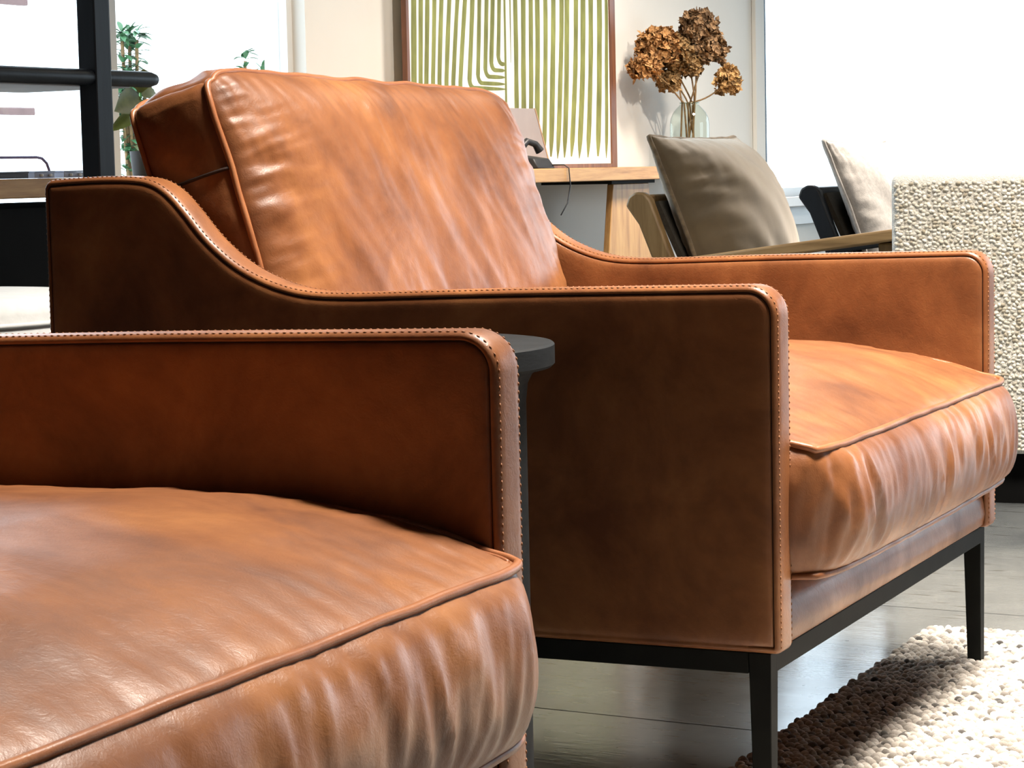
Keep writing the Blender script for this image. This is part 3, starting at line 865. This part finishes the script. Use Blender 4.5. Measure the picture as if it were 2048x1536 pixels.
# ------------------------------------------------------------------ glass vase with dried hydrangeas
VS, VO = 6.47, 0.187
vase = empty('glass_vase', RP(VS, VO, ZT), RA)
tag(vase, 'clear glass bottle vase with dried flower stems, on the console', 'vase')
prof = [(0.0, 0.004), (0.070, 0.004), (0.0785, 0.012), (0.0795, 0.05), (0.0795, 0.165), (0.076, 0.190), (0.066, 0.213), (0.052, 0.230), (0.041, 0.240), (0.037, 0.247), (0.039, 0.252)]
inner = [(r-0.003 if r > 0.01 else 0, z+0.003) for r, z in prof]
MB().lathe(prof, 48).build('body', VASEGLASS, vase, smooth=3.0)
MB().tube([(0.0385*math.cos(a), 0.0385*math.sin(a), 0.2515) for a in np.linspace(0, 2*PI, 33)[:-1]], 0.0022, 6, True).build('rim', VASEGLASS, vase, smooth=3.0)
PETALS = []
for k, (c, c2_) in enumerate([((0.36, 0.17, 0.055), (0.60, 0.33, 0.13)), ((0.26, 0.15, 0.055), (0.48, 0.30, 0.13)), ((0.20, 0.115, 0.055), (0.40, 0.24, 0.12)), ((0.38, 0.21, 0.075), (0.66, 0.42, 0.18))]):
    m_, nt, P = newmat('dried_petals')
    g = N(nt, 'ShaderNodeNewGeometry')
    nt.links.new(ramp(nt, g.outputs['Random Per Island'], [(0.0, tuple(q*0.4 for q in c)), (0.3, c), (0.9, c2_)]), P.inputs['Base Color'])
    P.inputs['Roughness'].default_value = 0.8
    PETALS.append(m_)
STEM = simple('dry_stem', (0.20, 0.12, 0.05), 0.8, 0.3, 60)
heads = [(6.37, 0.275, 1.222, 0.088, 0.082, 0), (6.457, 0.235, 1.200, 0.075, 0.075, 1), (6.515, 0.165, 1.300, 0.076, 0.080, 2), (6.53, 0.120, 1.215, 0.070, 0.072, 2),
         (6.29, 0.295, 1.140, 0.062, 0.055, 0), (6.477, 0.190, 1.150, 0.055, 0.052, 1), (6.435, 0.262, 1.092, 0.050, 0.045, 1), (6.545, 0.050, 1.085, 0.054, 0.064, 3)]
hl = ['dried brown hydrangea with an orange brown head at the far left of the vase', 'dried hydrangea at the middle of the bunch, dark olive brown head',
      'tallest dried hydrangea, its head topping the bunch', 'dried hydrangea with a reddish brown head at the right of the bunch',
      'dried hydrangea with the lowest leftmost brown head, beside the picture', 'small dried hydrangea just above the vase mouth, olive yellow head', 'small dark dried hydrangea hanging low at the left of the stems',
      'single dried hydrangea apart from the bunch, golden head on a bent stem at right']
def hydrangea(idx, s, o, z, rx, rz_, mi):
    base = Vector((VS+0.012*math.cos(idx*2.4), VO+0.012*math.sin(idx*2.4), ZT+0.02))
    ctr = Vector((s, o, z)); rs_ = np.random.RandomState(100+idx)
    root = empty('dried_hydrangea', RP(base.x, base.y, base.z), RA)
    tag(root, hl[idx], 'dried flower', 'dried hydrangeas in the glass vase')
    loc = ctr-base
    mouth = Vector((0.022*math.cos(idx*2.1), 0.022*math.sin(idx*2.1), ZT+0.25-base.z))
    d = (loc-mouth)
    P = []
    for t in np.linspace(0, 1, 8): P.append(Vector((mouth.x*t*0.8+0.03*(1-t)*math.cos(idx*1.7), mouth.y*t*0.8+0.03*(1-t)*math.sin(idx*1.7), mouth.z*t)))
    for t in np.linspace(0.12, 1, 9):
        q = mouth+d*t; q.z += 0.02*math.sin(PI*t)*(-1 if idx == 7 else 1); P.append(q)
    MB().tube(P, [0.0042-0.0015*i/len(P) for i in range(len(P))], 7).build('stem', STEM, root, smooth=3.0)
    mb = MB()
    for _ in range(int(330*(rx/0.075)**2)):
        v = rs_.normal(size=3); v /= np.linalg.norm(v)
        if v[2] < -0.75: continue
        rr = rs_.uniform(0.62, 1.02)+0.10*float(perlin2(v[0]*2.5+idx, v[2]*2.5+v[1], 9))
        c = loc+Vector((v[0]*rx*rr, v[1]*rx*rr, v[2]*rz_*rr))
        nn = Vector(v)+Vector(rs_.normal(size=3))*0.55; nn.normalize()
        t1_ = nn.orthogonal().normalized(); t2_ = nn.cross(t1_)
        a0 = rs_.uniform(0, PI); sz_ = rs_.uniform(0.013, 0.024)
        for q in range(4):
            a = a0+q*PI/2+rs_.uniform(-0.25, 0.25)
            d1 = t1_*math.cos(a)+t2_*math.sin(a); d2 = nn.cross(d1)
            cup = rs_.uniform(-0.2, 0.9)
            p0 = c; p1 = c+d1*sz_*0.55+d2*sz_*0.48+nn*sz_*cup*0.35; p2 = c+d1*sz_*1.05+nn*sz_*cup*(0.6+rs_.uniform(-.3, .3)); p3 = c+d1*sz_*0.55-d2*sz_*0.48+nn*sz_*cup*0.35
            pm = c+d1*sz_*0.6-nn*sz_*0.05
            mb.add([p0, p1, p2, p3, pm], [(0, 1, 4), (1, 2, 4), (2, 3, 4), (3, 0, 4)])
    fh = mb.build('flower_head', PETALS[mi], root, smooth=0)
    fh['kind'] = 'stuff'; fh['label'] = 'crumpled dry petals'
for k, h in enumerate(heads): hydrangea(k, *h)

# ------------------------------------------------------------------ small things on the console beside the picture
GREYBOARD = simple('mauve_grey_board', (0.36, 0.31, 0.30), 0.8, 0.05)
brd = empty('leaning_board', RP(5.13, 0.22, ZT), RA)
tag(brd, 'mauve grey board standing on the console before the striped picture', 'board')
MB().hexa([(-0.18, -0.004, 0.0005), (0.20, -0.004, 0.0005), (0.20, 0.008, 0.0005), (-0.18, 0.008, 0.0005)],
          [(-0.18, 0.010, 0.214), (0.115, 0.010, 0.214), (0.115, 0.022, 0.214), (-0.18, 0.022, 0.214)]).build('panel', GREYBOARD, brd, smooth=0, bevel=0.001)
MB().hexa([(0.200, -0.005, 0.0005), (0.208, -0.005, 0.0005), (0.208, 0.009, 0.0005), (0.200, 0.009, 0.0005)],
          [(0.115, 0.009, 0.215), (0.123, 0.009, 0.215), (0.123, 0.023, 0.215), (0.115, 0.023, 0.215)]).build('edge_strip', OAKZ, brd, smooth=0)
PLASTIC = simple('black_plastic', (0.02, 0.02, 0.022), 0.45)
spk = empty('black_device', RP(4.965, 0.10, ZT), RA)
tag(spk, 'small black device with a thin dangling cord on the console', 'device')
MB().hexa([(-0.05, -0.06, 0.0005), (0.075, -0.06, 0.0005), (0.075, 0.06, 0.0005), (-0.05, 0.06, 0.0005)],
          [(-0.05, -0.04, 0.035), (0.065, -0.04, 0.035), (0.065, 0.06, 0.05), (-0.05, 0.06, 0.05)]).build('base', PLASTIC, spk, smooth=0, bevel=0.004)
MB().tube([(-0.03, 0.02, 0.07), (0.0, 0.01, 0.095), (0.04, 0.0, 0.085), (0.055, -0.01, 0.06)], [0.014, 0.012, 0.012, 0.016], 10).build('handset', PLASTIC, spk, smooth=1.2)
MB().tube([(0.06, -0.055, 0.012), (0.08, -0.09, 0.012), (0.085, -0.106, 0.0), (0.09, -0.108, -0.06), (0.07, -0.106, -0.12), (0.02, -0.106, -0.16)], 0.0022, 6).build('cord', PLASTIC, spk, smooth=3.0)

METAL = simple('violet_grey_metal', (0.15, 0.12, 0.20), 0.4, 0.1, 10, 0.6)
BOXG = simple('pale_blue_grey_box', (0.34, 0.38, 0.50), 0.6, 0.1)
BOXD = simple('dark_grey_box', (0.05, 0.048, 0.055), 0.6, 0.1)
tr = empty('metal_stand', RP(2.2, 0.12, ZT), RA)
tag(tr, 'low bent tube metal stand on the left end of the console', 'stand')
arcp = [(-0.30, 0, 0.004), (-0.30, 0, 0.04), (-0.285, 0, 0.053), (0.225, 0, 0.053), (0.245, 0, 0.050), (0.262, 0, 0.038), (0.270, 0, 0.022), (0.274, 0, 0.004)]
MB().tube(arcp, 0.0036, 8).build('tube', METAL, tr, smooth=3.0)
for x in (-0.30, 0.274): MB().box(x-0.012, x+0.012, -0.03, 0.03, 0.0005, 0.004).build('foot', METAL, tr, smooth=0)
def smallbox(s, w, h, mat, label, knobs):
    b_ = empty('small_box', RP(s, 0.05, ZT), RA)
    tag(b_, label, 'box', 'small boxes on the console')
    MB().box(-w/2, w/2, -0.03, 0.03, 0.0005, h).build('body', mat, b_, smooth=0, bevel=0.001)
    MB().box(-w/2-0.001, w/2+0.001, -0.031, 0.031, h+0.0002, h+0.004).build('lid', mat, b_, smooth=0)
    for kx in knobs: MB().lathe([(0.0, -0.003), (0.004, -0.003), (0.005, 0.0), (0.004, 0.003), (0, 0.003)], 10, (kx, -0.033, h*0.55)).build('knob', LAMPBODY, b_)
smallbox(2.215, 0.12, 0.013, BOXD, 'low dark grey box on the console at the left edge of the photo', ())
smallbox(2.335, 0.074, 0.014, BOXG, 'pale blue grey box on the console, right beside the dark box', (-0.015, 0.018))
smallbox(2.445, 0.074, 0.014, BOXG, 'pale blue grey box on the console, nearest the black post', (-0.014, 0.02))

# ------------------------------------------------------------------ black post rack
rk = empty('post_rack', (-2.125, 1.805, 0), RA)
tag(rk, 'black post rack with round rails and a grey shelf, before the left window', 'rack')
for x in (-1.0, 0.0):
    MB().box(x-0.026, x+0.026, -0.024, 0.024, 0.0005, 2.15).build('post', BLACKWOOD, rk, smooth=0, bevel=0.003)
GREYSHELF = simple('grey_shelf_board', (0.46, 0.45, 0.48), 0.5, 0.1)
for z in (0.962, 0.20, 1.60):
    ends = [(-1.16, 0), (-1.15, 0.012), (-1.13, 0.0175), (0.180, 0.0175), (0.200, 0.013), (0.212, 0.0)]
    pts = [(x, -0.004, z) for x, r in ends]
    MB().tube(pts, [max(r, 0.001) for x, r in ends], 14).build('rail', BLACKWOOD, rk, smooth=0.9)
    if 0.5 < z < 1.5:
        MB().box(-1.10, 0.15, 0.026, 0.33, z-0.018, z-0.006).build('shelf', GREYSHELF, rk, smooth=0, bevel=0.001)

# ------------------------------------------------------------------ pale pouf at left
pf = empty('drum_pouf', (-1.74, 0.66, 0))
tag(pf, 'pale grey round drum pouf at the left edge, behind the leather armchair', 'pouf')
MB().lathe([(0.0, 0.02), (0.31, 0.02), (0.33, 0.04), (0.335, 0.25), (0.333, 0.535), (0.325, 0.552), (0.30, 0.560), (0.2, 0.564), (0.0, 0.566)], 64).build('drum', POUF, pf, smooth=1.2)
MB().tube([(0.334*math.cos(a), 0.334*math.sin(a), 0.520) for a in np.linspace(0, 2*PI, 65)[:-1]], 0.004, 6, True).build('piping', POUF, pf, smooth=3.0)
MB().lathe([(0.0, 0.0005), (0.28, 0.0005), (0.28, 0.02), (0, 0.02)], 48).build('base', CABINET, pf, smooth=0.5)

# ------------------------------------------------------------------ plants
LEAF = {}
def leafmat(name, a, b):
    m_, nt, P = newmat(name)
    f = noise(nt, coords(nt, (1, 1, 1), True), 30, 3)
    nt.links.new(ramp(nt, f, [(0.35, a), (0.65, b)]), P.inputs['Base Color'])
    P.inputs['Roughness'].default_value = 0.45
    return m_
LEAF['olive'] = leafmat('olive_leaf', (0.10, 0.12, 0.02), (0.17, 0.19, 0.04))
LEAF['stripe'] = leafmat('pale_striped_leaf', (0.16, 0.30, 0.10), (0.62, 0.70, 0.52))
LEAF['fern'] = leafmat('fresh_green_leaf', (0.10, 0.30, 0.06), (0.22, 0.45, 0.12))
LEAF['out'] = leafmat('garden_leaf', (0.035, 0.12, 0.045), (0.075, 0.18, 0.085))
def leaf(mb, base, d, length, width, up=Vector((0, 0, 1)), droop=0.3, fold=0.15):
    d = Vector(d).normalized(); s_ = d.cross(up)
    s_ = s_.normalized() if s_.length > 1e-3 else Vector((1, 0, 0)); nn = s_.cross(d)
    n = 7; vs_ = []; base = Vector(base)
    for i in range(n):
        t = i/(n-1); c = base+d*length*t-Vector((0, 0, 1))*droop*length*t*t
        w = width*0.5*math.sin(PI*min(1, t*0.97+0.03))**0.8
        vs_ += [c-s_*w+nn*w*fold*2, c, c+s_*w+nn*w*fold*2]
    fs_ = []
    for i in range(n-1):
        for j in range(2): fs_.append((i*3+j, i*3+j+1, i*3+j+4, i*3+j+3))
    mb.add(vs_, fs_)
POTM = simple('dark_planter', (0.03, 0.03, 0.032), 0.6)
SOIL = simple('potting_soil', (0.03, 0.02, 0.012), 0.95)
def potted(s, o, label, leaves, mat, potr, poth, stems):
    p_ = empty('potted_plant', RP(s, o, ZT), RA); tag(p_, label, 'plant', 'potted plants on the console')
    MB().lathe([(0.0, 0.0005), (potr*0.8, 0.0005), (potr, poth), (potr*0.92, poth), (potr*0.9, poth-0.012)], 28).build('pot', POTM, p_, smooth=0.6)
    MB().lathe([(0.0, poth-0.010), (potr*0.9, poth-0.012)], 28).build('soil', SOIL, p_)
    for tip in stems:
        MB().tube([(0, 0, poth-0.01), (tip[0]*0.5, tip[1]*0.5, poth+(tip[2]-poth)*0.6), tip], 0.003, 6).build('stem', LEAF['fern'], p_, smooth=3.0)
    for (b_, d_, l_, w_) in leaves:
        mb = MB(); leaf(mb, b_, d_, l_, w_, Vector((-0.55, -0.8, 0.3)))
        mb.build('leaf', mat, p_, smooth=3.0)
rp = random.Random(5)
potted(3.03, 0.26, 'potted plant with rounded olive leaves on the console behind the back cushion',
       [((0.0, 0.0, 0.21), (-0.95, -0.1, 0.05), 0.135, 0.075), ((0.0, 0, 0.17), (-0.8, 0.2, -0.1), 0.11, 0.04), ((0.01, 0, 0.22), (0.9, 0.2, 0.3), 0.11, 0.07), ((0, 0, 0.23), (-0.2, -0.3, 0.9), 0.10, 0.06), ((0.01, 0.0, 0.14), (0.7, -0.6, 0.2), 0.11, 0.06)],
       LEAF['olive'], 0.035, 0.07, [(0.0, 0.0, 0.23)])
potted(2.94, 0.12, 'potted plant with pale striped leaves on the console, left of the back cushion',
       [((0, 0, 0.045), (-0.85, -0.1, 0.75), 0.13, 0.05), ((0, 0, 0.045), (-0.95, -0.3, 0.25), 0.12, 0.045), ((0, 0, 0.05), (-0.3, -0.4, 0.9), 0.12, 0.05), ((0, 0, 0.05), (0.7, -0.2, 0.7), 0.11, 0.045), ((0, 0, 0.05), (0.5, 0.6, 0.6), 0.10, 0.04), ((0, 0, 0.05), (-0.6, 0.5, 0.6), 0.10, 0.04)],
       LEAF['stripe'], 0.030, 0.03, [])
fern = [((0, 0, 0.03), (math.cos(a)*0.9, math.sin(a)*0.9, rp.uniform(0.2, 0.8)), rp.uniform(0.03, 0.05), 0.012) for a in np.linspace(0, 2*PI, 16)]
potted(2.885, 0.03, 'tiny green fern in a low dark pot at the console edge', fern, LEAF['fern'], 0.035, 0.028, [])

def shrub(s, o, h, spread, n, label, mat='out'):
    p_ = empty('garden_shrub', RP(s, o, 0), RA); tag(p_, label, 'shrub', 'shrubs outside the window')
    r_ = random.Random(int(s*100))
    stems = MB(); lv = MB()
    for k in range(7):
        a = r_.uniform(0, 2*PI); tip = Vector((math.cos(a)*spread*r_.uniform(0.1, 1), math.sin(a)*spread*r_.uniform(0.1, 1), h*r_.uniform(0.8, 1.0)))
        stems.tube([(0, 0, -0.05), tip*0.5+Vector((0, 0, 0.1)), tip], 0.008, 6)
        for q in range(n//7):
            t = 1.03-0.5*r_.random()**2; b_ = tip*t
            d_ = Vector((r_.uniform(-1, 1), r_.uniform(-1, 1), r_.uniform(-0.2, 0.8)))
            leaf(lv, b_, d_, r_.uniform(0.05, 0.09), r_.uniform(0.02, 0.035))
    stems.build('stems', STEM, p_, smooth=3.0)
    f_ = lv.build('foliage', LEAF[mat], p_, smooth=3.0); f_['kind'] = 'stuff'
shrub(5.84, 2.5, 1.36, 0.08, 420, 'slim bright green shrub outside, seen just right of the black post')
shrub(6.45, 2.5, 1.29, 0.20, 420, 'leafy green shrub outside, showing above the back cushion')
shrub(6.98, 2.5, 1.28, 0.20, 120, 'low blue green shrub outside at the right end of the left window')
gd = roombuild(MB().box(-6, 20, O1+T+0.01, 9, -0.12, -0.02), 'ground', simple('pale_paving', (0.55, 0.54, 0.5), 0.9), smooth=0); gd['kind'] = 'structure'

scr = empty('slatted_screen', RP(3.2, 1.5, 0), RA)
tag(scr, 'pink painted timber screen of spaced slats outside the left window', 'screen')
for x in (-0.9, 0.2): MB().box(x-0.03, x+0.03, 0.012, 0.07, -0.02, 2.2).build('post', PINKWOOD, scr, smooth=0)
for z, x1 in ((1.345, 0.82), (0.98, 0.835), (1.71, 0.83), (0.61, 0.83)):
    MB().box(-1.1, x1, -0.011, 0.011, z-0.013, z+0.013).build('slat', PINKWOOD, scr, smooth=0, bevel=0.004)

# ------------------------------------------------------------------ lounge chairs with loose cushions
def lounge(loc, wm, label, group):
    """origin under the top of the near back post; faces +x; near side y=0"""
    root = empty('lounge_chair', loc); tag(root, label, 'lounge chair', group)
    W_ = 0.66
    for y in (0.0, W_-0.035):
        # raked back post, curved over at the top
        poly = [(-0.005, 0.648), (0.003, 0.672), (0.022, 0.684), (0.045, 0.682), (0.062, 0.665), (0.20, 0.30), (0.155, 0.29), (0.03, 0.60)]
        MB().prism([(p[0], p[1]) for p in poly], y, y+0.035).build('back_post', wm, root, smooth=0.5, bevel=0.006)
        MB().hexa([(0.03, y, 0.001), (0.065, y, 0.001), (0.065, y+0.035, 0.001), (0.03, y+0.035, 0.001)],
                  [(0.155, y, 0.32), (0.195, y, 0.32), (0.195, y+0.035, 0.32), (0.155, y+0.035, 0.32)]).build('rear_leg', wm, root, smooth=0, bevel=0.004)
        MB().hexa([(0.70, y, 0.001), (0.735, y, 0.001), (0.735, y+0.035, 0.001), (0.70, y+0.035, 0.001)],
                  [(0.66, y, 0.548), (0.70, y, 0.548), (0.70, y+0.035, 0.556), (0.66, y+0.035, 0.55)]).build('front_leg', wm, root, smooth=0, bevel=0.004)
        ya, yb = (y-0.025, y+0.035) if y < 0.1 else (y, y+0.06)
        MB().prism([(0.10, 0.478), (0.80, 0.566), (0.80, 0.596), (0.10, 0.508)], ya, yb).build('armrest', ASHX if wm != BLACKWOOD else wm, root, smooth=0, bevel=0.006)
        MB().prism([(0.17, 0.26), (0.72, 0.34), (0.72, 0.39), (0.17, 0.31)], y+0.004, y+0.031).build('side_rail', wm, root, smooth=0, bevel=0.004)
    MB().prism([(0.058, 0.655), (0.072, 0.660), (0.245, 0.28), (0.23, 0.275)], 0.036, W_-0.036).build('back_sling', SLING, root, smooth=0)
    MB().prism([(0.19, 0.285), (0.71, 0.365), (0.71, 0.385), (0.19, 0.305)], 0.036, W_-0.036).build('seat_sling', SLING, root, smooth=0)
    MB().box(0.020, 0.054, 0.036, W_-0.036, 0.640, 0.676).build('top_rail', wm, root, smooth=0, bevel=0.006)
    return root
lounge((-1.462, 3.180, 0), ASHZ, 'brown wooden lounge chair holding the olive velvet cushion', 'wooden lounge chairs')
lounge((-1.374, 4.330, 0), BLACKWOOD, 'black wooden lounge chair holding the grey linen cushion', 'wooden lounge chairs')
def loose_cushion(name, base, lean, hw, hh, T_, mat, trim, label, seed, crown, group):
    root = empty(name, base); tag(root, label, 'cushion', group)
    up = Vector((-math.sin(lean), 0, math.cos(lean))); nf = Vector((math.cos(lean), 0, math.sin(lean)))
    me, fa, ra, nr = cushion_mesh(name, hw, hh, T_, crown, crown*0.4, 0.004, 70, 60, 4, seed, 1.3, None, None, 0.05, 0.0, (0.7, 5, 2, 0.006), 2.4, 2.4, None, 0.004)
    ctr = up*hh+nf*0.0
    M = Matrix(((0, up.x, nf.x, ctr.x), (1, up.y, nf.y, hw), (0, up.z, nf.z, ctr.z), (0, 0, 0, 1)))
    me.transform(M)
    link('cover', me, mat, root, smooth=3.0)
    loop_tube((fa+ra)/2+nr*0.003, M, 0.0065, 7, 'braid', trim, root)
    return root
loose_cushion('velvet_cushion', (-1.235, 3.215, 0.352), 0.36, 0.325, 0.250, 0.016, VELVET, OLIVETRIM, 'olive velvet cushion with braided edge on the brown lounge chair', 33, 0.145, 'lounge chair cushions')
loose_cushion('linen_cushion', (-1.135, 4.365, 0.352), 0.36, 0.325, 0.245, 0.016, LINEN, LINEN, 'grey linen cushion on the black lounge chair by the bright window', 44, 0.085, 'lounge chair cushions')

# ------------------------------------------------------------------ boucle armchair seen from behind
bo = empty('boucle_armchair', (-0.598, 2.570, 0), 0.06)
tag(bo, 'cream boucle armchair with straight high back at the right edge', 'armchair')
def puffbox(x0, x1, y0, y1, z0, z1, r, name):
    mb = MB().box(x0, x1, y0, y1, z0, z1)
    return mb.build(name, BOUCLE, bo, smooth=0, bevel=r, bseg=5)
puffbox(0.0, 0.92, 0.0, 0.18, 0.112, 0.720, 0.022, 'back')
puffbox(0.0, 0.16, 0.182, 0.80, 0.112, 0.56, 0.03, 'arm')
puffbox(0.76, 0.92, 0.182, 0.80, 0.112, 0.56, 0.03, 'arm')
puffbox(0.163, 0.757, 0.184, 0.78, 0.112, 0.42, 0.04, 'seat_cushion')
MB().box(0.04, 0.88, 0.05, 0.76, 0.0005, 0.111).build('plinth', CABINET, bo, smooth=0)
# boucle nubs over the back
nub = MB(); rn = np.random.RandomState(4)
pts = []
for z in np.arange(0.126, 0.704, 0.0084):
    for x in np.arange(0.016, 0.906, 0.0100):
        pts.append((x+rn.uniform(-.004, .004), -0.0005, z+rn.uniform(-.0035, .0035)))
for c in pts:
    a = rn.uniform(-0.9, 0.9); l_, w_, h_ = rn.uniform(0.0042, 0.0066), rn.uniform(0.0034, 0.0046), rn.uniform(0.0022, 0.0050)
    ca_, sa_ = math.cos(a), math.sin(a)
    ring = []
    for sc1, hh_ in ((1.0, 0.0), (0.72, 0.72)):
        for k in range(6):
            an = 2*PI*k/6; ux_, uz_ = l_*sc1*math.cos(an), w_*sc1*math.sin(an)
            ring.append((c[0]+ux_*ca_-uz_*sa_, c[1]-h_*hh_, min(0.7205, c[2]+ux_*sa_+uz_*ca_)))
    ring.append((c[0], c[1]-h_, c[2]))
    nub.add(ring, [(k, (k+1) % 6, 6+(k+1) % 6, 6+k) for k in range(6)]+[(6+k, 6+(k+1) % 6, 12) for k in range(6)])
BN, nt, P = newmat('boucle_yarn')
g = N(nt, 'ShaderNodeNewGeometry')
nt.links.new(ramp(nt, g.outputs['Random Per Island'], [(0.0, (0.42, 0.37, 0.28)), (0.25, (0.66, 0.62, 0.52)), (1.0, (0.86, 0.84, 0.77))]), P.inputs['Base Color'])
P.inputs['Roughness'].default_value = 0.95
nb_ = nub.build('boucle_loops', BN, bo, smooth=3.0)
nb_['kind'] = 'stuff'
